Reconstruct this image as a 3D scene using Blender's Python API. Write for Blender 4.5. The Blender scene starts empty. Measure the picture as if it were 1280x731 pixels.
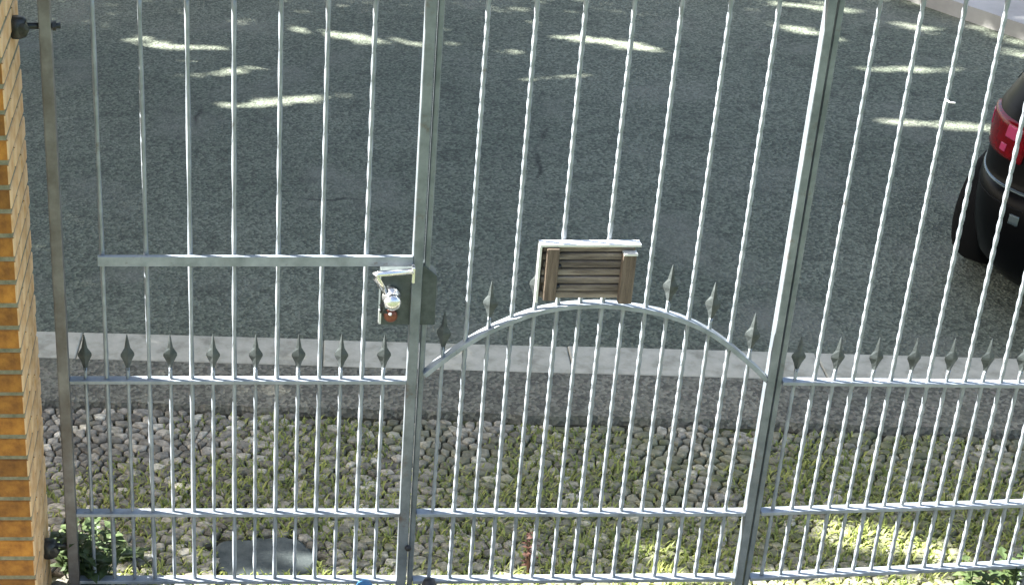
import bpy, bmesh, math, random
from mathutils import Vector, Matrix, noise
random.seed(7)
R = math.radians
sc = bpy.context.scene

# ------------------------------------------------------------------ camera, sky, sun, exposure
F, CU, CV, PITCH = 2140.0, 297.0, 365.5, R(27.0)      # focal length and principal point in photo pixels
CS, SN = math.cos(PITCH), math.sin(PITCH)
D, H = 4.5, 3.41                                       # camera: metres in front of the gate, metres above the cobbles
cam_d = bpy.data.cameras.new('camera'); cam = bpy.data.objects.new('camera', cam_d)
sc.collection.objects.link(cam); sc.camera = cam
cam.location = (0, -D, H); cam.rotation_euler = (R(90) - PITCH, 0, 0)
cam_d.sensor_width = 36; cam_d.lens = 36 * F / 1280; cam_d.shift_x = (640 - CU) / 1280
cam_d.clip_start = 0.05; cam_d.clip_end = 500

SUN_EL = R(42.0)
SUN_H = Vector((-0.96, 0.28)).normalized()           # horizontal direction towards the sun
SUN = Vector((SUN_H.x * math.cos(SUN_EL), SUN_H.y * math.cos(SUN_EL), math.sin(SUN_EL)))
w = bpy.data.worlds.new('World'); sc.world = w; w.use_nodes = True
nt = w.node_tree; bg = nt.nodes['Background']; sky = nt.nodes.new('ShaderNodeTexSky')
sky.sky_type = 'NISHITA'; sky.sun_disc = False; sky.sun_elevation = SUN_EL
sky.sun_rotation = math.atan2(SUN.x, SUN.y)
nt.links.new(sky.outputs[0], bg.inputs[0]); bg.inputs[1].default_value = 0.05
sky.air_density = 1.0; sky.dust_density = 3.5; sky.ozone_density = 0.3
sun_d = bpy.data.lights.new('sun', 'SUN'); sun = bpy.data.objects.new('sun', sun_d); sc.collection.objects.link(sun)
sun_d.energy = 5.0; sun_d.angle = R(0.5); sun_d.color = (1, .985, .96)
sun.rotation_euler = SUN.to_track_quat('Z', 'Y').to_euler()
sc.view_settings.view_transform = 'Standard'; sc.view_settings.look = 'None'
sc.view_settings.gamma = 1; sc.view_settings.exposure = 2.95

# ------------------------------------------------------------------ helpers
def ray(u, v):
    a, b = (u - CU) / F, (v - CV) / F
    return Vector((a, CS - b * SN, -SN - b * CS))
def P(u, v, y=0.0):                                    # photo pixel -> point on the vertical plane Y = y (gate plane is 0)
    d = ray(u, v); t = (D + y) / d.y
    return Vector((d.x * t, y, H + d.z * t))
def G(u, v, z=0.0):                                    # photo pixel -> point on the level plane Z = z
    d = ray(u, v); t = (z - H) / d.z
    return Vector((d.x * t, -D + d.y * t, z))
def zv(v, y=0.0): return P(CU, v, y).z

def link(o): sc.collection.objects.link(o); return o
class MB:
    def __init__(s): s.v = []; s.f = []
    def add(s, vs, fs):
        n = len(s.v); s.v += [tuple(p) for p in vs]; s.f += [tuple(i + n for i in f) for f in fs]; return s
    def box(s, a, b):
        x0, y0, z0 = a; x1, y1, z1 = b
        return s.add([(x0,y0,z0),(x1,y0,z0),(x1,y1,z0),(x0,y1,z0),(x0,y0,z1),(x1,y0,z1),(x1,y1,z1),(x0,y1,z1)],
              [(0,3,2,1),(4,5,6,7),(0,1,5,4),(1,2,6,5),(2,3,7,6),(3,0,4,7)])
    def rings(s, rs, caps=True):
        n = len(rs[0]); vs = [p for r in rs for p in r]; fs = []
        for k in range(len(rs) - 1):
            for i in range(n):
                j = (i + 1) % n
                fs.append((k*n+i, k*n+j, (k+1)*n+j, (k+1)*n+i))
        if caps:
            fs.append(tuple(range(n-1, -1, -1))); m = (len(rs)-1)*n; fs.append(tuple(range(m, m+n)))
        return s.add(vs, fs)
    def tube(s, a, b, r0, r1=None, n=10):
        a, b = Vector(a), Vector(b); r1 = r0 if r1 is None else r1
        q = (b - a).to_track_quat('Z', 'Y'); rs = []
        for p, r in ((a, r0), (b, r1)):
            rs.append([p + q @ Vector((r*math.cos(2*math.pi*i/n), r*math.sin(2*math.pi*i/n), 0)) for i in range(n)])
        return s.rings(rs)
    def path(s, pts, rad, n=8):
        pts = [Vector(p) for p in pts]; rs = []
        for k, p in enumerate(pts):
            d = pts[min(k+1, len(pts)-1)] - pts[max(k-1, 0)]
            q = d.to_track_quat('Z', 'Y'); r = rad[k] if isinstance(rad, (list, tuple)) else rad
            rs.append([p + q @ Vector((r*math.cos(2*math.pi*i/n), r*math.sin(2*math.pi*i/n), 0)) for i in range(n)])
        return s.rings(rs)
    def lathe(s, c, axis, prof, n=14):                 # prof: (distance along axis, radius)
        q = Vector(axis).to_track_quat('Z', 'Y'); c = Vector(c)
        return s.rings([[c + q @ Vector((r*math.cos(2*math.pi*i/n), r*math.sin(2*math.pi*i/n), h)) for i in range(n)] for h, r in prof])
    def mesh(s, name, smooth=False):
        m = bpy.data.meshes.new(name); m.from_pydata(s.v, [], s.f)
        if smooth: m.polygons.foreach_set('use_smooth', [True]*len(m.polygons))
        m.update(); return m
    def build(s, name, mat, parent=None, smooth=False, bevel=0):
        m = s.mesh(name, smooth); m.materials.append(mat)
        o = link(bpy.data.objects.new(name, m))
        if parent: o.parent = parent; o.matrix_parent_inverse = parent.matrix_basis.inverted()
        if bevel:
            b = o.modifiers.new('bevel', 'BEVEL'); b.width = bevel; b.segments = 2; b.limit_method = 'ANGLE'
        return o
def empty(name, loc, label, cat, group=None):
    o = link(bpy.data.objects.new(name, None)); o.location = loc; o.empty_display_size = .1
    return tag(o, label, cat, group)
def tag(o, label, cat, group=None):
    o['label'] = label; o['category'] = cat
    if group: o['group'] = group
    return o
def struct(o): o['kind'] = 'structure'; return o

# ------------------------------------------------------------------ materials
def mat(name, c1, c2=None, rough=.6, metal=0, scale=20, c3=None, bump=0, bscale=None, detail=6, spec=.5, rand=0, coat=0, coord='Object', bdist=.01, rough2=None):
    m = bpy.data.materials.new(name); m.use_nodes = True
    t = m.node_tree; N = t.nodes; b = N['Principled BSDF']
    b.inputs['Roughness'].default_value = rough; b.inputs['Metallic'].default_value = metal
    b.inputs['Specular IOR Level'].default_value = spec; b.inputs['Coat Weight'].default_value = coat
    tc = N.new('ShaderNodeTexCoord'); vec = tc.outputs[coord]
    if coord == 'Object' and rand:
        pass
    col = None
    if c2 is None:
        rgb = N.new('ShaderNodeRGB'); rgb.outputs[0].default_value = (*c1, 1); col = rgb.outputs[0]
    else:
        n = N.new('ShaderNodeTexNoise'); n.inputs['Scale'].default_value = scale; n.inputs['Detail'].default_value = detail
        n.inputs['Roughness'].default_value = .65
        t.links.new(vec, n.inputs['Vector'])
        r = N.new('ShaderNodeValToRGB'); e = r.color_ramp.elements
        e[0].position = .34; e[0].color = (*c1, 1); e[1].position = .66; e[1].color = (*c2, 1)
        if c3: x = e.new(.5); x.color = (*c3, 1)
        t.links.new(n.outputs['Fac'], r.inputs[0]); col = r.outputs[0]
        if rough2 is not None:
            mr = N.new('ShaderNodeMapRange'); mr.inputs[1].default_value = .3; mr.inputs[2].default_value = .7
            mr.inputs[3].default_value = rough; mr.inputs[4].default_value = rough2
            t.links.new(n.outputs['Fac'], mr.inputs[0]); t.links.new(mr.outputs[0], b.inputs['Roughness'])
    if rand:
        oi = N.new('ShaderNodeObjectInfo'); hs = N.new('ShaderNodeHueSaturation')
        mr = N.new('ShaderNodeMapRange'); mr.inputs[3].default_value = 1 - rand; mr.inputs[4].default_value = 1 + rand
        t.links.new(oi.outputs['Random'], mr.inputs[0]); t.links.new(mr.outputs[0], hs.inputs['Value'])
        t.links.new(col, hs.inputs['Color']); col = hs.outputs[0]
    t.links.new(col, b.inputs['Base Color'])
    if bump:
        n2 = N.new('ShaderNodeTexNoise'); n2.inputs['Scale'].default_value = bscale or scale*3; n2.inputs['Detail'].default_value = 5
        t.links.new(vec, n2.inputs['Vector'])
        bp = N.new('ShaderNodeBump'); bp.inputs['Strength'].default_value = bump; bp.inputs['Distance'].default_value = bdist
        t.links.new(n2.outputs['Fac'], bp.inputs['Height']); t.links.new(bp.outputs[0], b.inputs['Normal'])
    m['col'] = 1
    return m
def nodes_of(m): return m.node_tree.nodes, m.node_tree.links, m.node_tree.nodes['Principled BSDF']

M = {}
M['galv'] = mat('galvanised_steel', (.20,.225,.245), (.34,.37,.395), .34, .35, 14, bump=.12, bscale=180, bdist=.002, rough2=.52)
def rusty(m, lo, hi, col=(.11,.06,.032,1)):
    N, L, b = nodes_of(m); base = b.inputs['Base Color'].links[0].from_socket
    g = N.new('ShaderNodeNewGeometry'); n = N.new('ShaderNodeTexNoise'); n.inputs['Scale'].default_value = 11; n.inputs['Detail'].default_value = 9; n.inputs['Roughness'].default_value = .75
    L.new(g.outputs['Position'], n.inputs['Vector'])
    r = N.new('ShaderNodeValToRGB'); e = r.color_ramp.elements
    e[0].position = lo; e[0].color = (0,0,0,1); e[1].position = hi; e[1].color = (.8,.8,.8,1); L.new(n.outputs['Fac'], r.inputs[0])
    mx = N.new('ShaderNodeMix'); mx.data_type = 'RGBA'; L.new(r.outputs[0], mx.inputs[0]); L.new(base, mx.inputs[6]); mx.inputs[7].default_value = col
    L.new(mx.outputs[2], b.inputs['Base Color'])
rusty(M['galv'], .60, .72)
M['galv_stile'] = mat('dull_galvanised_steel', (.125,.145,.158), (.23,.255,.27), .4, .35, 12, bump=.12, bscale=180, bdist=.002); rusty(M['galv_stile'], .58, .72)
M['galv_dull'] = mat('weathered_steel', (.12,.105,.09), (.24,.235,.22), .5, .3, 9, c3=(.17,.16,.15), bump=.15, bscale=150, bdist=.002)
M['spear'] = mat('dark_spear_metal', (.035,.042,.040), (.08,.092,.09), .5, .2, 40)  # spear heads: darker grey than the bars
M['chrome'] = mat('polished_handle', (.78,.78,.77), None, .2, .9)
M['dark_metal'] = mat('dark_metal', (.03,.035,.033), (.07,.07,.065), .45, .6, 60)
M['lock'] = mat('lock_case_paint', (.045,.058,.056), (.085,.10,.097), .5, .3, 40)
M['brass'] = mat('brown_cylinder', (.16,.05,.035), (.26,.10,.06), .45, .5, 60)
M['black'] = mat('black_rubber', (.012,.012,.014), None, .5)
M['blue'] = mat('blue_plastic', (.03,.13,.26), None, .5)
M['wood'] = mat('weathered_wood', (.085,.066,.05), (.36,.30,.235), .85, 0, 4, c3=(.21,.17,.13), bump=.5, bscale=60, rand=.3)
M['batten'] = mat('brown_batten', (.085,.062,.042), (.22,.165,.115), .85, 0, 8, bump=.5, bscale=60, rand=.15)
M['zinc'] = mat('pale_metal_strip', (.62,.63,.62), (.78,.78,.76), .4, .4, 30)
M['mortar'] = mat('mortar', (.13,.125,.075), (.24,.22,.14), .95, 0, 40, bump=.4)
M['mortar2'] = M['mortar']
# stretch the wood grain along x
for k in ('wood', 'batten'):
    N, L, b = nodes_of(M[k]); tc = [n for n in N if n.type == 'TEX_COORD'][0]
    mp = N.new('ShaderNodeMapping'); mp.inputs['Scale'].default_value = (1.2, 14, 14) if k == 'wood' else (14, 14, 1.2)
    L.new(tc.outputs['Object'], mp.inputs['Vector'])
    for n in N:
        if n.type == 'TEX_NOISE': L.new(mp.outputs[0], n.inputs['Vector'])
# brick: orange clay; light on the reveal towards the gate is painted pale
def brick_mat():
    m = mat('orange_brick', (.15,.056,.007), (.34,.145,.019), .85, 0, 18, c3=(.25,.10,.012), bump=.5, bscale=50, rand=.38)
    N, L, b = nodes_of(m)
    base = b.inputs['Base Color'].links[0].from_socket
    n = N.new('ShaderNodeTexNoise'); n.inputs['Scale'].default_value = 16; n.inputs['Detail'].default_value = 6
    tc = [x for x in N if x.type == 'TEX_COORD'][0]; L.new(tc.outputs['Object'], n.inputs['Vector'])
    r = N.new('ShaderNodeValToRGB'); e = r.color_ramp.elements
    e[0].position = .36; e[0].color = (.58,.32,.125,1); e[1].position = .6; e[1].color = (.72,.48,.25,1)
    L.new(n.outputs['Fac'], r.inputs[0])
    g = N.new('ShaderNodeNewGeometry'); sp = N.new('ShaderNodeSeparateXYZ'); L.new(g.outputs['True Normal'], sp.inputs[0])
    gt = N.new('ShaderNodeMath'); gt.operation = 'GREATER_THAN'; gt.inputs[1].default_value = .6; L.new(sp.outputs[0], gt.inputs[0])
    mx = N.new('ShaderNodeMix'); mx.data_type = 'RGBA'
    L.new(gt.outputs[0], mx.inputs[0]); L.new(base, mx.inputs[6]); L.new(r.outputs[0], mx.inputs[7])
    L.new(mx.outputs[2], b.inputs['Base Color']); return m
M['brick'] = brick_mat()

def asphalt(name, dark, light, stone, tint_scale=.6, patch=(.1,.1,.09), crack=True):
    m = bpy.data.materials.new(name); m.use_nodes = True
    N, L, b = nodes_of(m); tc = N.new('ShaderNodeTexCoord'); vec = tc.outputs['Object']
    b.inputs['Roughness'].default_value = .88; b.inputs['Specular IOR Level'].default_value = .3
    def nz(s, d=5, r=.6):
        n = N.new('ShaderNodeTexNoise'); n.inputs['Scale'].default_value = s; n.inputs['Detail'].default_value = d
        n.inputs['Roughness'].default_value = r; L.new(vec, n.inputs['Vector']); return n.outputs['Fac']
    def rp(f, a, ca, bb, cb):
        r = N.new('ShaderNodeValToRGB'); e = r.color_ramp.elements
        e[0].position = a; e[0].color = ca; e[1].position = bb; e[1].color = cb; L.new(f, r.inputs[0]); return r.outputs[0]
    def mix(fac, a, bb, mode='MIX'):
        x = N.new('ShaderNodeMix'); x.data_type = 'RGBA'; x.blend_type = mode
        if isinstance(fac, float): x.inputs[0].default_value = fac
        else: L.new(fac, x.inputs[0])
        for i, s in ((6, a), (7, bb)):
            if isinstance(s, tuple): x.inputs[i].default_value = s
            else: L.new(s, x.inputs[i])
        return x.outputs[2]
    base = rp(nz(tint_scale, 6, .65), .35, (*dark, 1), .65, (*light, 1))
    # chippings
    v = N.new('ShaderNodeTexVoronoi'); v.inputs['Scale'].default_value = 75; L.new(vec, v.inputs['Vector'])
    chip = rp(v.outputs['Color'], .25, (.55,.55,.55,1), .85, (1.7,1.7,1.65,1))
    base = mix(.8, base, chip, 'MULTIPLY')
    base = mix(rp(nz(38, 3), .58, (0,0,0,1), .72, (1,1,1,1)), base, (*stone, 1))
    dk = rp(nz(5.5, 8, .72), .55, (0,0,0,1), .68, (.6,.6,.6,1))
    base = mix(dk, base, tuple(c*.45 for c in dark) + (1,))
    base = mix(rp(nz(1.5, 5), .54, (0,0,0,1), .72, (.75,.75,.75,1)), base, (*patch, 1))
    if crack:
        vc = N.new('ShaderNodeTexVoronoi'); vc.feature = 'DISTANCE_TO_EDGE'; vc.inputs['Scale'].default_value = .55
        nn = N.new('ShaderNodeTexNoise'); nn.inputs['Scale'].default_value = 3; L.new(vec, nn.inputs['Vector'])
        ad = N.new('ShaderNodeMix'); ad.data_type = 'VECTOR'; ad.inputs[0].default_value = .12
        L.new(vec, ad.inputs[4]); L.new(nn.outputs['Color'], ad.inputs[5]); L.new(ad.outputs[1], vc.inputs['Vector'])
        cr = rp(vc.outputs['Distance'], .0025, (1,1,1,1), .006, (0,0,0,1))
        cm = mix(rp(nz(.8, 2), .57, (0,0,0,1), .64, (.7,.7,.7,1)), (0,0,0,1), cr)
        base = mix(cm, base, (.012,.012,.012,1))
    L.new(base, b.inputs['Base Color'])
    bp = N.new('ShaderNodeBump'); bp.inputs['Strength'].default_value = .7; bp.inputs['Distance'].default_value = .006
    L.new(v.outputs['Distance'], bp.inputs['Height']); L.new(bp.outputs[0], b.inputs['Normal'])
    return m
M['road'] = asphalt('road_asphalt', (.100,.115,.084), (.146,.160,.120), (.19,.20,.155), patch=(.195,.198,.158))
M['strip'] = asphalt('path_asphalt', (.120,.120,.094), (.165,.160,.124), (.22,.195,.155), 1.2, (.14,.145,.10), False)
M['kerb'] = mat('kerb_concrete', (.27,.26,.20), (.50,.48,.385), .9, 0, 9, c3=(.42,.405,.32), bump=.35, bscale=90, rand=.06, bdist=.004, detail=9)
M['pave'] = mat('far_paving', (.30,.29,.27), (.42,.41,.38), .9, 0, 3, bump=.2)
M['soil'] = mat('soil', (.018,.015,.011), (.06,.075,.022), .95, 0, 5, c3=(.03,.032,.014), bump=.6, bscale=60)
M['ground'] = mat('rough_ground', (.03,.045,.015), (.10,.09,.06), .95, 0, 3, c3=(.05,.07,.02), bump=.5)
M['cover'] = mat('cover_plate', (.045,.056,.055), (.11,.127,.122), .9, 0, 9, spec=.2, bump=.3, bscale=120)

def cobble_mat():
    m = mat('cobble', (.145,.14,.112), (.40,.385,.32), .85, 0, 45, c3=(.265,.255,.21), bump=.5, bscale=120, rand=.0)
    N, L, b = nodes_of(m); base = b.inputs['Base Color'].links[0].from_socket
    # tone per stone from the cell of its position, moss by patches of the ground
    g = N.new('ShaderNodeNewGeometry')
    at = N.new('ShaderNodeAttribute'); at.attribute_type = 'GEOMETRY'; at.attribute_name = 'tone'
    hs = N.new('ShaderNodeHueSaturation'); L.new(base, hs.inputs['Color']); hs.inputs['Saturation'].default_value = 1
    oi = N.new('ShaderNodeObjectInfo')
    ad = N.new('ShaderNodeMath'); ad.operation = 'ADD'; L.new(at.outputs['Fac'], ad.inputs[0])
    mu = N.new('ShaderNodeMath'); mu.operation = 'MULTIPLY'; L.new(oi.outputs['Random'], mu.inputs[0])
    fl = N.new('ShaderNodeMath'); fl.operation = 'LESS_THAN'; fl.inputs[1].default_value = .0001; L.new(at.outputs['Fac'], fl.inputs[0])
    L.new(fl.outputs[0], mu.inputs[1]); L.new(mu.outputs[0], ad.inputs[1])
    r = N.new('ShaderNodeValToRGB'); e = r.color_ramp.elements
    e[0].position = 0; e[0].color = (.45,.43,.40,1); e[1].position = 1; e[1].color = (2.0,1.97,1.9,1)
    for p_, c_ in ((.35,(.72,.71,.68)), (.6,(1.0,.97,.95)), (.88,(1.28,1.24,1.18))):
        x = e.new(p_); x.color = (*c_, 1)
    L.new(ad.outputs[0], r.inputs[0])
    mx = N.new('ShaderNodeMix'); mx.data_type = 'RGBA'; mx.blend_type = 'MULTIPLY'; mx.inputs[0].default_value = 1
    L.new(base, mx.inputs[6]); L.new(r.outputs[0], mx.inputs[7])
    n = N.new('ShaderNodeTexNoise'); n.inputs['Scale'].default_value = 2.3; n.inputs['Detail'].default_value = 7; n.inputs['Roughness'].default_value = .7
    L.new(g.outputs['Position'], n.inputs['Vector'])
    sp = N.new('ShaderNodeSeparateXYZ'); L.new(g.outputs['Position'], sp.inputs[0])
    mr = N.new('ShaderNodeMapRange'); mr.inputs[1].default_value = -.5; mr.inputs[2].default_value = 1.2; mr.inputs[3].default_value = -.12; mr.inputs[4].default_value = .07
    L.new(sp.outputs[0], mr.inputs[0])
    a2 = N.new('ShaderNodeMath'); L.new(n.outputs['Fac'], a2.inputs[0]); L.new(mr.outputs[0], a2.inputs[1])
    r2 = N.new('ShaderNodeValToRGB'); e = r2.color_ramp.elements
    e[0].position = .45; e[0].color = (0,0,0,1); e[1].position = .64; e[1].color = (.65,.65,.65,1); L.new(a2.outputs[0], r2.inputs[0])
    m2 = N.new('ShaderNodeMix'); m2.data_type = 'RGBA'; L.new(r2.outputs[0], m2.inputs[0]); L.new(mx.outputs[2], m2.inputs[6])
    m2.inputs[7].default_value = (.11,.125,.04,1)
    L.new(m2.outputs[2], b.inputs['Base Color']); return m
M['cobble'] = cobble_mat()

def leaf_mat(name, c1, c2, trans=.25):
    m = mat(name, c1, c2, .55, 0, 9)
    N, L, b = nodes_of(m); col = b.inputs['Base Color'].links[0].from_socket
    t = N.new('ShaderNodeBsdfTranslucent'); L.new(col, t.inputs['Color'])
    x = N.new('ShaderNodeMixShader'); x.inputs[0].default_value = trans
    out = [n for n in N if n.type == 'OUTPUT_MATERIAL'][0]
    L.new(b.outputs[0], x.inputs[1]); L.new(t.outputs[0], x.inputs[2]); L.new(x.outputs[0], out.inputs['Surface']); return m
M['leaf'] = leaf_mat('tree_leaf', (.035,.07,.015), (.07,.12,.03))
M['weed'] = leaf_mat('weed_leaf', (.04,.068,.02), (.09,.125,.042))
M['grass'] = leaf_mat('grass_blade', (.13,.175,.035), (.36,.39,.10))
M['dry'] = leaf_mat('dry_stem', (.045,.018,.012), (.09,.04,.022), .1)
M['bark'] = mat('bark', (.06,.045,.03), (.16,.13,.10), .9, 0, 8, bump=.8)
M['paint'] = mat('black_car_paint', (.0012,.0014,.002), None, .38, 0, spec=.10)
M['glass'] = mat('car_glass', (.006,.02,.026), None, .06, 0, spec=.4)
M['red'] = mat('tail_lamp_red', (.10,.001,.003), (.17,.002,.006), .15, 0, 30, spec=.3)
M['pink'] = mat('tail_lamp_highlight', (.42,.05,.12), None, .15, 0, spec=.4)  # painted highlight on the red lamp
M['tyre'] = mat('tyre', (.006,.006,.006), None, .9, spec=.2)
M['rim'] = mat('rim', (.4,.4,.42), None, .3, .8)
M['grey_metal'] = mat('grey_metal', (.10,.13,.14), None, .25, .6)  # colours the painted crease reflection and the small reflector
M['plate'] = mat('plate_white', (.75,.76,.78), None, .35)
M['plate_blue'] = mat('plate_blue', (.02,.10,.42), None, .35)

# ------------------------------------------------------------------ ground, road, kerb
ROADZ, WALKZ = -.12, .025
g = MB(); S = 150
g.add([(-S,-S,-.16),(S,-S,-.16),(S,S,-.16),(-S,S,-.16)], [(0,1,2,3)])
struct(g.build('ground', M['ground']))
def edge(v0, v1, z):                                    # a line across the photo (rows v0 at the left edge, v1 at the right) laid on the ground
    a, b = G(0, v0, z), G(1280, v1, z); d = (b - a).normalized()
    return a, d
ka, kd = edge(412.0, 448.0, WALKZ)                      # road side of the kerb
KN = Vector((-kd.y, kd.x, 0))                           # across the road, away from the gate
ca, cd = edge(450.0, 476.0, WALKZ)
ba, bd = edge(513.0, 537.5, .0)
kw = sum(((ka - (G(u, v, WALKZ))).dot(KN)) for u, v in ((0,450),(640,463),(1280,476))) / 3
bw = sum(((ka - (G(u, v, 0))).dot(KN)) for u, v in ((0,513),(640,525),(1280,537.5))) / 3
KO = Vector((ka.x, ka.y, 0))
def K(s, n, z): return Vector((KO.x, KO.y, 0)) + kd.xy.to_3d() * s + KN * n + Vector((0, 0, z))
S0, S1 = -30, 40
r = MB(); r.add([K(S0, 0, ROADZ), K(S1, 0, ROADZ), K(S1, 9, ROADZ), K(S0, 9, ROADZ)], [(0,1,2,3)])
struct(r.build('road', M['road']))
# asphalt footpath strip, its near edge a little ragged
pv = []; n = 260
for i in range(n + 1):
    s = S0 + (S1 - S0) * i / n if i in (0, n) else -1.5 + 8.0 * (i - 1) / (n - 2)
    j = noise.noise(Vector((s*5, 3.3, 0)))*.02 + noise.noise(Vector((s*17, 9.3, 0)))*.012
    pv += [K(s, -kw, WALKZ - .004), K(s, -bw + j + .018, WALKZ - .008), K(s, -bw + j, -.05)]
fs = []
for i in range(n):
    a = 3*i; fs += [(a, a+1, a+4, a+3), (a+1, a+2, a+5, a+4)]
struct(MB().add(pv, [tuple(reversed(f)) for f in fs]).build('footpath', M['strip']))
kb = struct(link(bpy.data.objects.new('kerb', None)))
kb_bed = MB()
c = [K(-12, -kw+.004, WALKZ-.02), K(16, -kw+.004, WALKZ-.02), K(16, -.006, WALKZ-.02), K(-12, -.006, WALKZ-.02)]
kb_bed.add(c + [p - Vector((0,0,.16)) for p in c], [(0,1,2,3),(0,4,5,1),(1,5,6,2),(2,6,7,3),(3,7,4,0)])
kb_bed.build('bedding', M['mortar'], kb)
km = MB()
lw, gp = 1.0, .003
km.box((gp/2, -kw, -.17), (lw - gp/2, 0, 0)); kmesh = km.mesh('kerb_stone'); kmesh.materials.append(M['kerb'])
ang = math.atan2(kd.y, kd.x)
for i in range(-10, 14):
    o = link(bpy.data.objects.new('kerb_stone', kmesh)); o.parent = kb
    o.location = K(i*lw + .35, random.uniform(-.003, .003), WALKZ + random.uniform(-.002, .003)); o.rotation_euler = (random.uniform(-.004,.004), 0, ang)
    b = o.modifiers.new('bevel', 'BEVEL'); b.width = .006; b.segments = 2
# far pavement: the road bends, its far kerb comes in at the right
p0, p1 = G(1188, 0, ROADZ+.1), G(1290, 34, ROADZ+.1); dr = (p1 - p0).normalized()
q0, q1 = p0 - dr*1.6, p1 + dr*6; nn = Vector((-dr.y, dr.x, 0))
q0b = q0 - dr*.0 + nn*5; fp = MB()
pl = [q0, q1, q1 + nn*6, K(S1, 9, ROADZ+.1), K(S0, 9, ROADZ+.1), K(S0, 4.3, ROADZ+.1), q0 + Vector((-2.2, 1.6, 0))]
ring0 = [Vector((p.x, p.y, ROADZ-.03)) for p in pl]
m_ = len(pl)
fp.add(ring0 + pl, [tuple(range(m_, 2*m_))] + [(i, (i+1) % m_, m_+(i+1) % m_, m_+i) for i in range(m_)])
struct(fp.build('far_pavement', M['pave']))

# ------------------------------------------------------------------ cobbles
def near_n(p): return (Vector((p.x, p.y, 0)) - KO).dot(KN)
so = MB(); so.add([(-3,-1.8,-.018),(6,-1.8,-.018),(K(6,-bw+.03,0).x,K(6,-bw+.03,0).y,-.018),(K(-2.2,-bw+.03,0).x,K(-2.2,-bw+.03,0).y,-.018)], [(0,1,2,3)])
# bedding soil stops under the footpath
paving = struct(so.build('cobbled_yard', M['soil']))
cov0, cov1 = G(268, 671), G(392, 721)
def hsh(i, j, k): return noise.cell(Vector((i*1.37 + .5, j*2.11 + .5, k*3.7 + .5)))
CW, CH = .051, .042
def corner(i, j):                                       # shared corner i of row line j: neighbours keep an even joint
    wob = Vector((noise.noise(Vector((i*.11, j*.13, 1)))*.035, noise.noise(Vector((i*.09, j*.1, 7)))*.03, 0))
    rnd = random.Random(i*7919 + j*104729)
    return Vector((-1.55 + i*CW/2 + rnd.uniform(-.011, .011), -1.32 + j*CH + rnd.uniform(-.009, .009) + (-.0055 if (i + j) % 2 else .0055), 0)) + wob
cvx, cvy, rvx, rvy = (cov0.x + cov1.x)/2, (cov0.y + cov1.y)/2, (cov1.x - cov0.x)/2, abs(cov0.y - cov1.y)/2
def patch_r(a): return 1 + .16*noise.noise(Vector((math.cos(a)*1.6, math.sin(a)*1.6, 4))) + .10*noise.noise(Vector((math.cos(a)*5, math.sin(a)*5, 9)))
def in_patch(p, gr=0.0):
    ex, ey = (p.x - cvx)/(rvx + gr), (p.y - cvy)/(rvy + gr); q = (abs(ex)**3.5 + abs(ey)**3.5)**(1/3.5)
    return q < patch_r(math.atan2(ey, ex))
stones = []; JOINTS = []
for j in range(0, 78):
    for i in range(j % 2, 250, 2):
        pts = [corner(i, j), corner(i+1, j), corner(i+2, j), corner(i+2, j+1), corner(i+1, j+1), corner(i, j+1)]
        c_ = sum(pts, Vector())/6
        if near_n(c_) > -bw - .02 or c_.x > 4.6 or c_.y > 1.75: continue
        JOINTS.append(pts[0])
        if in_patch(c_, .012) or (c_.x < -.60 and -.30 < c_.y < .14): continue
        stones.append((c_, pts, i, j))
def seen(p):
    d = p - cam.location; zc = d.y*CS - d.z*SN; u = CU + F*d.x/zc; v = CV + F*(-d.y*SN - d.z*CS)/zc
    return -8 < u < 1288 and v < 738
order = sorted([k for k, s in enumerate(stones) if seen(s[0])], key=lambda k: stones[k][0].y)
chosen = set(order[:300]); rest = MB(); tone = []
for k, (c_, pts, i, j) in enumerate(stones):
    rnd = random.Random(k*31 + 5); dz = rnd.uniform(-.005, .004); tx, ty = rnd.uniform(-.05, .05), rnd.uniform(-.05, .05)
    sh = rnd.uniform(.80, .92); rs = []
    for hh, sc_ in ((-.030, .96), (-.002, 1.0), (.0035, .86), (.0055, .5)):
        rs.append([(p - c_)*sh*sc_ + Vector((0, 0, hh + dz + (tx*(p.x - c_.x) + ty*(p.y - c_.y))*(hh > -.02))) for p in pts])
    mb = MB().rings(rs)
    if k in chosen:
        o = mb.build('cobblestone', M['cobble']); o.parent = paving; o.location = c_
    else:
        rest.add([Vector(v) + c_ for v in mb.v], mb.f); tone += [rnd.uniform(.01, 1)]*len(mb.v)
o = rest.build('cobblestones', M['cobble'], paving, False); o['kind'] = 'stuff'
at = o.data.attributes.new('tone', 'FLOAT', 'POINT'); at.data.foreach_set('value', tone)
rim = []
for k in range(64):
    a = 2*math.pi*k/64; c1, s1 = math.cos(a), math.sin(a); q = (abs(c1)**3.5 + abs(s1)**3.5)**(-1/3.5)*patch_r(math.atan2(s1, c1))
    rim.append(Vector((cvx + rvx*c1*q, cvy + rvy*s1*q, 0)))
pm = MB().rings([[p + Vector((0,0,-.03)) for p in rim], [p + Vector((0,0,-.004)) for p in rim], [Vector((cvx, cvy, 0)) + (p - Vector((cvx, cvy, 0)))*.93 + Vector((0,0,.003)) for p in rim]])
tag(pm.build('asphalt_patch', M['cover']), 'irregular blue-grey asphalt patch filling a gap in the cobbles', 'asphalt patch')

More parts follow.
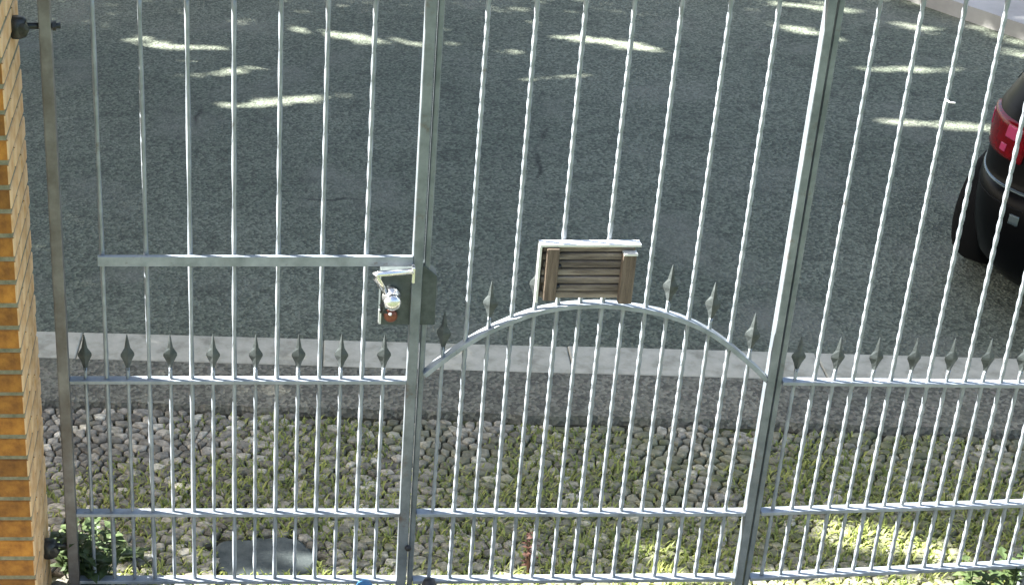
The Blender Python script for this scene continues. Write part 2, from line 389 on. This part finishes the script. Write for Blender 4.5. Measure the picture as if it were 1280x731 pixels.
# ------------------------------------------------------------------ gate
def xm(u, v=472): return P(u, v).x
Z_BOT, Z_LOW, Z_MID, Z_UP, Z_TOP = zv(724), zv(640.5), zv(475), zv(323), 2.06
def bar_mesh(x, z0, z1, half, qpitch, y=0, ph=0.0):
    mb = MB(); n = max(2, int((z1 - z0) / (min(qpitch, .2)/4))) if qpitch else 1; rs = []
    for i in range(n + 1):
        z = z0 + (z1 - z0)*i/n; a = ph + (math.pi/2)*((z - z0)/qpitch if qpitch else 0)
        rs.append([Vector((x + half*(1.35, 1.03)[k % 2]*math.cos(a + math.pi/4 + k*math.pi/4), y + half*(1.35, 1.03)[k % 2]*math.sin(a + math.pi/4 + k*math.pi/4), z)) for k in range(8)])
    return mb.rings(rs)
def spear(x, z, parent, yaw=0.0, s=1.0, m='spear'):
    prof = [(0,.0065,.0065),(.012,.007,.0065),(.030,.012,.0075),(.052,.0225,.0095),(.060,.0215,.009),(.080,.0095,.006),(.108,.005,.004),(.128,.0012,.0012)]
    rs = []
    for h, a, b in prof:
        ring = [Vector((a,0,0)), Vector((0,b,0)), Vector((-a,0,0)), Vector((0,-b,0))]
        rs.append([Matrix.Rotation(yaw, 3, 'Z') @ p * s + Vector((x, 0, z + h*s)) for p in ring])
    return MB().rings(rs).build('spear_head', M[m], parent)
def rail(parent, x0, x1, z, name='rail', depth=.032, h=.012, y=0, z2=None, m='galv'):
    z2 = z if z2 is None else z2; mb = MB()
    ring = lambda x, zz: [Vector((x, y-depth/2, zz-h/2)), Vector((x, y+depth/2, zz-h/2)), Vector((x, y+depth/2, zz+h/2)), Vector((x, y-depth/2, zz+h/2))]
    mb.rings([ring(x0, z), ring(x1, z2)]); return mb.build(name, M[m], parent, bevel=.0015)
def stile(parent, u, wpx, z0, z1, depth=.036, y=0, m='galv_stile', name='stile'):
    x = xm(u); hw = wpx/424/2
    return MB().box((x-hw, y-depth/2, z0), (x+hw, y+depth/2, z1)).build(name, M[m], parent, bevel=.003)

# left leaf, hung on the brick pillar
gl = empty('gate_leaf', (xm(81), 0, 0), 'silver metal gate leaf hinged on the brick pillar, with latch and straight spear-topped rail', 'gate')
stile(gl, 80, 14.5, .05, Z_TOP, m='galv_dull')
stile(gl, 514, 13, .03, Z_TOP + .02)
xl0, xl1 = xm(80) + 7.25/424, xm(514) - 6.5/424
rail(gl, xl0, xl1, Z_MID); rail(gl, xl0, xl1, Z_LOW); rail(gl, xl0, xl1, Z_BOT); rail(gl, xl0, xl1, Z_TOP - .02)
for i in range(15):
    x = xm(108.2 - 1 + 26.54*i)
    if i % 2:
        bar_mesh(x, Z_BOT, Z_TOP - .025, .0056, (.5,.5,.4,.22,.14,.10,.08)[i//2], ph=.2*i).build('bar', M['galv'], gl, True)
    else:
        bar_mesh(x, Z_BOT, Z_MID + .045, .0047, .085, ph=i*.7).build('bar', M['galv'], gl, True)
        spear(x, Z_MID + .036, gl, random.uniform(-.2, .2), .95)
xa, xb = xm(107.2 + 26.54) - .012, xl1
MB().box((xa, -.022, Z_UP - .016), (xb, -.0085, Z_UP + .016)).build('cross_bar', M['galv'], gl, bevel=.0015)
# lock: case behind the stile, lever, knob, key cylinder
a, b = P(476, 348, .0), P(543, 405, .0)
lc = MB()
xs = (a.x, xm(514)+.012, b.x)
pts = [(a.x, b.z), (b.x, b.z), (b.x, P(0, 343, 0).z - .002), (xm(514)+.022, P(0, 331, 0).z), (a.x, P(0, 334, 0).z - .012)]
ring = lambda y_: [Vector((p[0], y_, p[1])) for p in pts]
lc.rings([ring(-.006), ring(.042)])
lock = lc.build('lock_case', M['lock'], gl, bevel=.002)
h0, h1, h2 = P(517, 339, -.045), P(470, 343, -.055), P(483, 366, -.055)
MB().path([h0, h1 + Vector((.006,0,.002)), h1, h1 + Vector((.001,0,-.012)), h2], [.0085,.0085,.011,.010,.009], 10).build('handle', M['chrome'], lock, True)
p = P(517, 338, -.03); MB().box((p.x-.006, -.052, p.z-.032), (p.x+.003, -.019, p.z+.018)).build('handle_plate', M['chrome'], lock, bevel=.002)
p = P(489, 369, -.012); MB().lathe(p, (0,-1,0), [(0,.028),(.012,.028),(.018,.016),(.030,.015),(.036,.023),(.048,.026),(.058,.021),(.062,.008)], 18).build('knob', M['chrome'], lock, True)
p = P(478, 378, -.02); MB().path([p + Vector((.012,-.02,.016)), p + Vector((-.006,-.03,.004)), p + Vector((-.004,-.03,-.014)), p + Vector((.012,-.024,-.02))], [.006,.007,.007,.005], 8).build('latch_tongue', M['dark_metal'], lock, True)
p = P(488, 393, -.006); MB().lathe(p, (0,-1,0), [(0,.021),(.012,.020),(.016,.017),(.019,.012)], 16).build('key_cylinder', M['brass'], lock, True)
p = P(488, 392.5, -.027); MB().lathe(p, (0,-1,0), [(0,.005),(.004,.0045),(.006,.002)], 10).build('keyhole_rivet', M['zinc'], lock, True)
a = P(473.5, 388, -.01); b_ = P(475.5, 404, -.01); MB().box((a.x, -.014, b_.z), (b_.x+.001, .0, a.z)).build('case_edge', M['zinc'], lock)
p = P(510, 684, -.019); MB().lathe(p, (0,-1,0), [(0,.011),(.006,.011),(.010,.007)], 8).build('bolt', M['black'], gl, True)
# hinges at the pillar
for (u, v, low) in ((34, 32, 0), (66, 680, 1)):
    c = P(u, v, 0); xp = -.634
    hg = MB(); hg.box((xp - .005, -.03, c.z - .028), (xp + .014, .03, c.z + .028)); hg = hg.build('hinge', M['dark_metal'], gl, bevel=.003)
    MB().tube((xp + .012, -.004, c.z), (xm(80) - .010, -.004, c.z), .009).build('hinge_bolt', M['dark_metal'], hg, True)
    MB().lathe((xp + .034, -.026, c.z - .026), (0,0,1), [(0,.017),(.006,.028),(.052,.028),(.058,.018)], 14).build('hinge_eye', M['dark_metal'], hg, True)
    MB().lathe((xp + .05, -.036, c.z + .003), (0,-1,0), [(0,.021),(.014,.021),(.017,.011)], 6).build('nut', M['dark_metal'], hg)
    if not low:
        MB().tube((xm(80) + .016, -.004, c.z), (xm(80) + .042, -.004, c.z), .008).build('bolt_end', M['dark_metal'], hg, True)
        MB().lathe((xm(80) + .020, -.004, c.z), (1,0,0), [(0,.014),(.010,.014)], 6).build('nut', M['dark_metal'], hg)

# middle leaf with the arch
gm = empty('gate_leaf', (xm(740), 0, 0), 'silver metal gate leaf with arched rail carrying the slatted wooden box', 'gate')
stile(gm, 526.5, 7, .04, Z_TOP + .01, depth=.024, y=.010)
stile(gm, 962.5, 10.5, .04, Z_TOP + .02)
x0m, x1m = xm(526.5) + 3.5/424, xm(962.5) - 5.25/424
ARCH = [(530,467),(545,455),(560,444),(580,430),(600,418),(620,408),(640,399.5),(660,392),(680,386.5),(700,383),(720,381),(745,380),(770,381),(800,385),(825,390),(850,397.5),(870,405.5),(890,416),(910,430),(930,447),(945,460),(958,473)]
ap = [P(u, v) for u, v in ARCH]; ap[0].x = x0m; ap[-1].x = x1m
def arch_z(x):
    for p, q in zip(ap, ap[1:]):
        if p.x <= x <= q.x: return p.z + (q.z - p.z)*(x - p.x)/(q.x - p.x)
    return ap[0].z if x < ap[0].x else ap[-1].z
rs = []
for k, p in enumerate(ap):
    d = (ap[min(k+1, len(ap)-1)] - ap[max(k-1, 0)]).normalized(); nrm = Vector((-d.z, 0, d.x))
    if nrm.z < 0: nrm = -nrm
    rs.append([p + Vector((0, sy*.016, 0)) + nrm*sz for sy, sz in ((-1,-.0075),(1,-.0075),(1,.0075),(-1,.0075))])
MB().rings(rs).build('arched_rail', M['galv'], gm, bevel=.0015)
rail(gm, x0m, x1m, Z_LOW, z2=zv(639.5)); rail(gm, x0m, x1m, Z_BOT, z2=zv(721)); rail(gm, x0m, x1m, Z_TOP - .02)
for i in range(15):
    x = xm(551.3 + 27.37*i - (.15*i if i > 7 else 0)); za = arch_z(x)
    if i % 2:
        bar_mesh(x, Z_BOT, Z_TOP - .025, .0057, .046, ph=i*.5).build('bar', M['galv'], gm, True)
    else:
        bar_mesh(x, Z_BOT, za + .045, .0050, .055, ph=i*.5).build('bar', M['galv'], gm, True)
        spear(x, za + .036, gm, random.uniform(-.42, -.25), 1.0)

# right leaf
gr = empty('gate_leaf', (xm(1130), 0, 0), 'silver metal gate leaf beside the parked car, with straight spear-topped rail', 'gate')
stile(gr, 974.5, 7, .04, Z_TOP + .01, depth=.026, y=.006)
xr0 = xm(974.5) + 3.5/424
xs_ = [xm(993.8 + 24.54*i - .0973*i*i) for i in range(15)]
xr1 = xm(1340)
MB().box((xr1, -.018, .03), (xr1 + .036, .018, Z_TOP)).build('stile', M['galv'], gr, bevel=.003)
def lin(u0, v0, u1, v1):
    a, b = P(u0, v0), P(u1, v1)
    return lambda x: a.z + (b.z - a.z)*(x - a.x)/(b.x - a.x)
zm_, zl_, zb_ = lin(980, 476.5, 1280, 480), lin(945, 639, 1280, 628.5), lin(940, 720.5, 1265, 705)
for f_, nm in ((zm_, 'rail'), (zl_, 'rail'), (zb_, 'rail')): rail(gr, xr0, xr1, f_(xr0), z2=f_(xr1))
rail(gr, xr0, xr1, Z_TOP - .02)
for i in range(15):
    x = xs_[i]
    if i % 2:
        bar_mesh(x, zb_(x), Z_TOP - .025, .0053, .046, ph=i*.5).build('bar', M['galv'], gr, True)
    else:
        bar_mesh(x, zb_(x), zm_(x) + .045, .0047, .05, ph=i*.5).build('bar', M['galv'], gr, True)
        spear(x, zm_(x) + .036, gr, random.uniform(-.15, .1), .93)
a_ = P(1181, 124, -.006); b_ = P(1194, 129, -.03); MB().path([a_, a_.lerp(b_, .5) + Vector((0,0,-.004)), b_], .0025, 6).build('wire_end', M['zinc'], gr, True)
# stops at the foot of the gate
for u_, v_, r_, m_, lb_ in ((537, 723, .024, 'black', 'black round-topped gate stop post beside the latch stile'), (456, 726, .028, 'blue', 'blue round-topped gate stop post under the hinged leaf')):
    p = P(u_, v_, -.055)
    tag(MB().lathe((p.x, p.y, 0), (0,0,1), [(-.03, r_*.8), (p.z - .05, r_*.8), (p.z - .04, r_), (p.z - .02, r_), (p.z - .006, r_*.75), (p.z, r_*.3)], 14).build('gate_stop', M[m_], None, True), lb_, 'gate stop')

# ------------------------------------------------------------------ wooden slatted box on the arch
bx = empty('wooden_box', (P(735, 375).x, -.03, P(735, 375).z), 'small weathered wooden slatted box mounted above the gate arch', 'box')
Y0 = -.030
def bp(u, v, y=Y0): return P(u, v, y)
c0, c1 = bp(676, 306), bp(790, 374)
zt, zb = c0.z, c1.z; xL, xR = c0.x, c1.x
ns = 7; hh = (zt - zb)/ns
for k in range(ns):
    z0 = zb + k*hh + .0025; z1 = zb + (k+1)*hh - .002
    dx = random.uniform(-.004, .004); dy = random.uniform(-.004, .004)
    MB().box((xL + .012 + dx, Y0 + dy, z0), (xR - .010 + dx, Y0 + .014 + dy, z1)).build('slat', M['wood'], bx, bevel=.003)
bl, br = bp(681, 0).x, bp(695, 0).x
sl = bp(680, 340).x, bp(696, 340).x
MB().box((sl[0], Y0-.020, zb + .004), (sl[1], Y0-.0045, zt - .004)).build('batten', M['batten'], bx, bevel=.003)
sr = bp(774, 340).x, bp(791, 340).x
MB().box((sr[0], Y0-.028, zb - .002), (sr[1], Y0-.0045, zt - .022)).build('batten', M['batten'], bx, bevel=.003)
MB().box((sr[0]+.002, Y0-.030, zt - .022), (sr[1]+.002, Y0-.004, zt - .016)).build('batten_cap', M['zinc'], bx)
MB().box((xL - .004, Y0-.014, zt - .001), (xR + .006, Y0+.019, zt + .007)).build('top_strip', M['zinc'], bx, bevel=.001)
MB().box((xL - .005, Y0-.012, zb - .006), (xL + .003, Y0+.019, zt - .0015)).build('edge_strip', M['zinc'], bx, bevel=.001)
for z_ in (.25, .62):
    MB().lathe((sl[1] + .004, Y0 - .002, zb + (zt-zb)*z_), (0,-1,0), [(0,.008),(.006,.007),(.009,.003)], 8).build('knot_plug', M['black'], bx, True)
MB().box((xL + .004, Y0 + .0145, zb + .003), (xR - .004, Y0 + .019, zt - .003)).build('back_board', M['batten'], bx)

# ------------------------------------------------------------------ brick pillar
pil = empty('brick_pillar', (-.82, 0, 0), 'orange brick gate pillar with pale joints and a reveal coloured pale for the light on it', 'pillar')
PX, PY, PW = P(50, 472, .10).x, .10, .365            # right face, back face, side
ch, bh = .0715, .0615
MB().box((PX - PW + .012, PY - PW + .003, -.1), (PX - .003, PY - .008, 34*ch - .005)).build('mortar_core', M['mortar'], pil)
bl_, bw_ = .24, .115
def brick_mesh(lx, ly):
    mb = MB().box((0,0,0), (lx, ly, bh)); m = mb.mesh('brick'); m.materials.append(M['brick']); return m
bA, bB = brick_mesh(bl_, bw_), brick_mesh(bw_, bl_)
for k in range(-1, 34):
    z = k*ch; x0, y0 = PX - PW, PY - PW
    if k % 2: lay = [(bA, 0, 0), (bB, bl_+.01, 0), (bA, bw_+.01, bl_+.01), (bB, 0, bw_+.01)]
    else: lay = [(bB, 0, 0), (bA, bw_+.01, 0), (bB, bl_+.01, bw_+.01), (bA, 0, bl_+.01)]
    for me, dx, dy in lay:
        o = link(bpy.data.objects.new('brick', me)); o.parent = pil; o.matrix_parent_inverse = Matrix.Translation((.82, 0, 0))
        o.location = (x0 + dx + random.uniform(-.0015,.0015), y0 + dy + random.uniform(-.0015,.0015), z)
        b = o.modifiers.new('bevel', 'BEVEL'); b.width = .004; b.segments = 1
cp = MB(); zt_ = 34*ch - .004
cp.rings([[Vector((PX-PW-.03+i_*(PW+.06), PY-PW-.03+j_*(PW+.06), zt_ + h_)) for i_, j_ in ((0,0),(1,0),(1,1),(0,1))] for h_ in (0, .05)])
cp.build('cap_stone', M['kerb'], pil, bevel=.006)

# ------------------------------------------------------------------ parked car
def lerp(tab, z):
    for (a, va), (b, vb) in zip(tab, tab[1:]):
        if z <= b: t = (z - a)/(b - a); return va + (vb - va)*max(0, t)
    return tab[-1][1]
XR = [(.18,.14),(.28,.05),(.40,.01),(.54,0),(.64,.015),(.67,.05),(.72,.06),(.95,.085),(1.0,.12),(1.1,.19),(1.38,.46),(1.43,.56),(1.465,.80)]
XF = [(.18,3.72),(.28,3.82),(.5,3.86),(.66,3.82),(.76,3.66),(.86,3.2),(.93,2.86),(1.0,2.72),(1.38,1.98),(1.43,1.85),(1.465,1.55)]
WT = [(.18,.74),(.28,.81),(.45,.85),(.66,.86),(.80,.85),(.95,.82),(1.0,.795),(1.38,.61),(1.43,.55),(1.465,.40)]
def cpt(z, a, off=0.0):
    n_ = 4.2; xr, xf, b = lerp(XR, z), lerp(XF, z), lerp(WT, z) + off
    c, s = math.cos(a), math.sin(a); A = (xf - xr)/2 + off
    return Vector(((xr+xf)/2 + A*math.copysign(abs(c)**(2/n_), c), b*math.copysign(abs(s)**(2/n_), s), z))
car = link(bpy.data.objects.new('parked_car', None)); car.empty_display_size = .2
tag(car, 'black hatchback car with red tail lamp standing on the road', 'car')
HD = R(43)
tl = cpt(.85, R(136)); d = ray(1243, 160); CSC = .92; zt0 = ROADZ + .85*CSC; t = (zt0 - H)/d.z
tw = Vector((d.x*t, -D + d.y*t, 0)); rot = Matrix.Rotation(HD, 3, 'Z'); off = rot @ Vector((tl.x, tl.y, 0))*CSC; car.scale = (CSC,)*3
car.location = (tw.x - off.x, tw.y - off.y, ROADZ); car.rotation_euler = (0, 0, HD)
def cpart(mb, name, m, parent=None, smooth=True):
    o = mb.build(name, M[m], None, smooth); o.parent = parent or car; return o
NA = 96
zs = [.18,.22,.28,.34,.40,.47,.54,.60,.64,.655,.67,.70,.76,.82,.88,.93,.96,1.0]
def band(zs, a0=0, a1=2*math.pi, na=NA, off=0, close=False, thick=0):
    mb = MB(); vs = []; fs = []; full = abs(a1 - a0 - 2*math.pi) < 1e-6; nn_ = na if full else na + 1
    for z in zs:
        for i in range(nn_): vs.append(cpt(z, a0 + (a1 - a0)*i/na, off))
    for k in range(len(zs) - 1):
        for i in range(na):
            j = (i + 1) % nn_; fs.append((k*nn_+i, k*nn_+j, (k+1)*nn_+j, (k+1)*nn_+i))
    if close == 'bottom': fs.append(tuple(reversed(range(nn_))))
    if close == 'top': m0 = (len(zs)-1)*nn_; fs.append(tuple(range(m0, m0+nn_)))
    mb.add(vs, fs)
    if thick:
        n0 = len(mb.v); iv = []
        for z in zs:
            for i in range(nn_): iv.append(cpt(z, a0 + (a1 - a0)*i/na, off - thick))
        mb.v += [tuple(v) for v in iv]; K_ = len(zs) - 1
        for i in range(na):
            mb.f += [(i, i+n0, i+1+n0, i+1), (K_*nn_+i, K_*nn_+i+1, K_*nn_+i+1+n0, K_*nn_+i+n0)]
        for k in range(K_):
            a, b = k*nn_, (k+1)*nn_
            mb.f += [(a, b, b+n0, a+n0), (a+na, a+na+n0, b+na+n0, b+na)]
    return mb
def patch(z0, z1, a0, a1, off, nz_=10, na=20, shape=None, thick=.02):
    zz = [z0 + (z1 - z0)*i/nz_ for i in range(nz_ + 1)]
    return band(zz, R(a0), R(a1), na, off, False, thick)
cpart(band(zs, close='bottom'), 'body', 'paint')
cpart(band([1.0, 1.05, 1.1, 1.2, 1.3, 1.38, 1.41, 1.43, 1.45, 1.465], close='top'), 'roof_pillars', 'paint')
cpart(patch(1.0, 1.35, 154, 206, .004), 'rear_window', 'glass'); cpart(patch(1.03, 1.36, -18, 18, .004), 'windscreen', 'glass')
for s in (1, -1):
    for a0, a1 in ((62, 86), (92, 118)): cpart(patch(1.04, 1.34, min(s*a0, s*a1), max(s*a0, s*a1), .004), 'side_window', 'glass')
    def tl_patch(z0, z1, a0, a1, off, m, nm, parent=None):
        lo, hi = sorted((s*a0, s*a1)); return cpart(patch(z0, z1, lo, hi, off), nm, m, parent)
    lamp = tl_patch(.79, .962, 125, 163, .010, 'red', 'tail_lamp')
    tl_patch(.885, .945, 152, 160, .013, 'pink', 'lamp_highlight', lamp)  # pink highlights on the red lamp, painted as small raised patches
    tl_patch(.815, .85, 151, 154.5, .013, 'pink', 'lamp_highlight', lamp)
    tl_patch(.86, .94, 129, 132, .013, 'pink', 'lamp_highlight', lamp)
    lo, hi = sorted((s*14, s*34)); cpart(patch(.60, .72, lo, hi, .01), 'headlight', 'rim')
    for X in (.72, 3.12):
        wh = link(bpy.data.objects.new('wheel', None)); wh.parent = car; wh.location = (X, s*.80, .305)
        cpart(MB().lathe((0, -s*.10, 0), (0, s, 0), [(0,.26),(.01,.295),(.04,.305),(.13,.305),(.165,.29),(.175,.255),(.17,.205)], 28), 'tyre', 'tyre', wh)
        cpart(MB().lathe((0, s*.03, 0), (0, s, 0), [(0,.2),(.036,.198),(.03,.17),(.042,.05),(.046,.02)], 20), 'rim', 'rim', wh)
cpart(patch(.662, .672, 112, 248, .004, 2, 60), 'bumper_reflection', 'grey_metal')  # bright reflection along the bumper crease, drawn as a thin strip
cpart(patch(.60, .606, 112, 248, .003, 1, 60), 'bumper_seam', 'tyre')
yv = .26
MB_ = MB().box((-.022, -.26, .44), (-.006, .215, .55)); pt = cpart(MB_, 'number_plate', 'plate', smooth=False)
cpart(MB().box((-.022, .216, .44), (-.006, .26, .55)), 'plate_band', 'plate_blue', pt, False)
cpart(patch(.53, .575, 165.5, 168.5, .006), 'reflector', 'grey_metal')
cpart(MB().path([(.10, 0, .98), (.06, .15, 1.06), (.09, .3, 1.1)], .006), 'wiper', 'tyre')

# ------------------------------------------------------------------ weeds, grass
def leaf_quad(mb, p, d, up, ln, wd, bend=.25):
    d = d.normalized(); side = d.cross(up)
    if side.length < 1e-4: side = Vector((1,0,0))
    side.normalize(); n = side.cross(d)
    a = p; b = p + d*ln*.45 + side*wd*.5 + n*ln*bend*.2; c_ = p + d*ln*.45 - side*wd*.5 + n*ln*bend*.2; m_ = p + d*ln*.5 - n*ln*.02
    e = p + d*ln - n*ln*bend
    mb.add([a, b, e, c_, m_], [(0,1,4),(1,2,4),(2,3,4),(3,0,4)])
def rv(): return Vector((random.gauss(0,1), random.gauss(0,1), random.gauss(0,1)))
def weed(name, base, hgt, rad, nst, nlf, ln, label, group=None, m='weed'):
    root = empty(name, base, label, 'plant', group); st = MB(); lf = MB()
    for _ in range(nst):
        a = random.random()*6.28; tp = Vector((math.cos(a)*rad*random.random(), math.sin(a)*rad*random.random(), hgt*random.uniform(.55, 1.05)))
        b0 = Vector((tp.x*.25, tp.y*.25, 0)); md = b0.lerp(tp, .5) + Vector((0,0,hgt*.08))
        st.path([b0, md, tp], [.003,.0025,.0015], 5)
        for k in range(nlf):
            t = random.uniform(.15, 1); q = b0.lerp(tp, t) + Vector((0,0,hgt*.08*math.sin(t*3.1)))
            dr_ = rv(); dr_.z = abs(dr_.z)*.4 + .1
            leaf_quad(lf, q, dr_, Vector((0,0,1)), ln*random.uniform(.6, 1.25), ln*random.uniform(.45, .75))
    for mb, nm, mm in ((st, 'stem', m), (lf, 'leaves', m)):
        o = mb.build(nm, M[mm]); o.parent = root
    return root
def gp_(u, v, z=0): p = G(u, v, z); return Vector((p.x, p.y, -.01))
weed('leafy_weed', gp_(118, 738), .27, .13, 14, 15, .05, 'bushy green weed growing at the foot of the gate by lower hinge')
weed('leafy_weed', gp_(88, 722), .22, .07, 8, 12, .05, 'slim green weed growing up the hinge stile beside the brick pillar')
weed('leafy_weed', (-.80, -.30, -.01), .16, .12, 10, 14, .06, 'low green weed growing against the front of brick pillar')
weed('leafy_weed', gp_(1215, 756), .10, .13, 10, 12, .045, 'broad green weed with pale leaf tips under the gate leaf by the car')
weed('leafy_weed', gp_(1265, 742), .16, .10, 9, 12, .04, 'upright green weed at the outer end of the bottom rail by the car')
weed('dry_weed', gp_(661, 716), .17, .035, 5, 6, .025, 'thin reddish brown dry weed standing behind the gate under the wooden box', m='dry')
weed('creeping_weed', gp_(150, 690), .06, .12, 8, 10, .04, 'low creeping weed on cobbles just behind the hinge side of gate')
gb = MB()
def pix(p):
    d = p - cam.location; zc = d.y*CS - d.z*SN
    return CU + F*d.x/zc, CV + F*(-d.y*SN - d.z*CS)/zc
for p in JOINTS:
    u, v = pix(p)
    if not (-20 < u < 1300 and v < 745): continue
    if in_patch(p): continue
    n_ = noise.noise(Vector((p.x*2.1, p.y*2.6, 5))) + .5*noise.noise(Vector((p.x*6, p.y*6, 2)))
    w_ = -.02 + .26*min(1, max(0, (p.x + .5)/.9)) + (.28 if v > 580 else .0) + (.12 if v > 640 else 0)
    dens = n_*.9 + w_ + .38*math.exp(-((u - 330)/130)**2 - ((v - 605)/32)**2) + .2*math.exp(-((u - 1080)/160)**2 - ((v - 660)/50)**2)
    if dens < 0: continue
    for k in range(int(3 + min(dens, .8)*16)):
        a = random.random()*6.28; hb = random.uniform(.008, .022 + .022*min(dens, 1)); dv = Vector((math.cos(a), math.sin(a), random.uniform(.35, 1.6))).normalized()
        b0 = p + Vector((random.uniform(-.024,.024), random.uniform(-.020,.020), -.006)); sd = Vector((-math.sin(a), math.cos(a), 0))*random.uniform(.002,.0045)
        tp = b0 + dv*hb*1.4; tp.z -= .003
        mdp = b0 + dv*hb*.7 + Vector((0,0,.005))
        gb.add([b0 - sd, b0 + sd, mdp + sd*.8, mdp - sd*.8, tp], [(0,1,2,3), (3,2,4)])
o = gb.build('grass', M['grass']); o['kind'] = 'stuff'; o['label'] = 'short moss and grass growing in the cobble joints'; o['category'] = 'grass'

# ------------------------------------------------------------------ street trees up the road: they shade the road and let the sun through in streaks
STREAKS = [(80,27,120,29,4),(95,48,165,47,4),(165,54,240,58,8),(165,71,215,73,4),(170,100,340,76,8),(250,130,400,116,10),(270,29,325,31,4),(360,38,440,45,6),(425,49,520,54,6),
 (580,57,630,65,5),(575,99,720,88,8),(680,44,775,56,9),(780,60,840,68,5),(670,134,780,130,12),(950,2,1030,10,11),(945,30,1010,45,9),(1050,86,1170,84,9),(1080,150,1200,156,10),(1105,28,1140,38,5),
 (1195,30,1240,50,7),(1240,62,1280,75,8),(1045,668,1165,688,24),(805,692,850,695,12)]
SE = []
for u0, v0, u1, v1, th in STREAKS:
    z = ROADZ if v0 < 400 else 0
    a, b = G(u0, v0, z), G(u1, v1, z); m0 = G((u0+u1)/2, (v0+v1)/2 - th/2, z); m1 = G((u0+u1)/2, (v0+v1)/2 + th/2, z)
    SE.append(((a + b)/2, (b - a).normalized(), (b - a).length/2 + .14, abs(m0.y - m1.y)/2*(.74 if v0 < 400 else 1.25)))
def lit(p):                                             # would a leaf at p put its shade on a place the photograph shows in the sun?
    gx, gy = p.x - SUN.x*p.z/SUN.z, p.y - SUN.y*p.z/SUN.z
    if gy < .10: return True
    for c_, d_, la, lb in SE:
        ex, ey = gx - c_.x, gy - c_.y
        if abs(ex) > 2: continue
        s_, t_ = ex*d_.x + ey*d_.y, -ex*d_.y + ey*d_.x
        if (s_/la)**2 + (t_/lb)**2 < 1: return True
    return False
def tree(base, cz, rx, rz_, nleaf, label, dy=-1.5):
    root = empty('street_tree', base, label, 'tree', 'street trees up the road'); B = Vector(base)
    tk = MB(); tk.path([(0,0,0),(.03,.02,1.2),(-.02,.05,2.6),(.04,0,cz-1)], [.22,.17,.15,.10], 12)
    for k in range(16):
        a = k*2.4; el_ = random.uniform(.1, 1.1); z0 = random.uniform(2.4, cz - .6)
        e = Vector((math.cos(a)*rx*.8*math.cos(el_), math.sin(a)*rx*.8*math.cos(el_), cz + rz_*.7*math.sin(el_)*random.choice((-.4,1)))) + Vector((0, dy*.8, 0))
        s0 = Vector((0,.02,z0)); md = s0.lerp(e, .5) + Vector((0,0,.25)); tk.path([s0, md, e], [.065,.04,.012], 6)
    o = tk.build('trunk', M['bark'], None, True); o.parent = root
    lf = MB(); cl = []
    for _ in range(70):
        q = rv().normalized()*random.uniform(.35, 1)**.5; cl.append(Vector((q.x*rx, q.y*rx, q.z*rz_)))
    for _ in range(nleaf):
        if random.random() < .5:
            q = random.choice(cl)*.9 + rv()*.38
        else:
            q = rv().normalized()*random.random()**.34; q = Vector((q.x*rx, q.y*rx, q.z*rz_))
        p = q + Vector((0,dy,cz))
        dr_ = rv(); dr_.z -= .3; dr_.normalize(); ln = random.uniform(.14,.22)
        if lit(p + B) or lit(p + B + dr_*ln*.5) or lit(p + B + dr_*ln): continue
        leaf_quad(lf, p, dr_, rv(), ln, ln*random.uniform(.55,.75))
    o = lf.build('crown', M['leaf']); o.parent = root
    return root
HZ = 6.0; ox, oy = SUN.x/SUN.z*HZ, SUN.y/SUN.z*HZ
for k, (gx, gy, n_, lb) in enumerate(((-.6, 4.4, 30000, 'broad leafy street tree farthest along the road from the car'), (4.2, 4.3, 30000, 'broad leafy street tree at the roadside nearest to the car'), (1.6, 7.6, 22000, 'broad leafy street tree set back behind the other two'))):
    tree((gx + ox, gy + oy, -.1), HZ, 4.1, 2.5, n_, lb)

sc.render.engine = 'CYCLES'
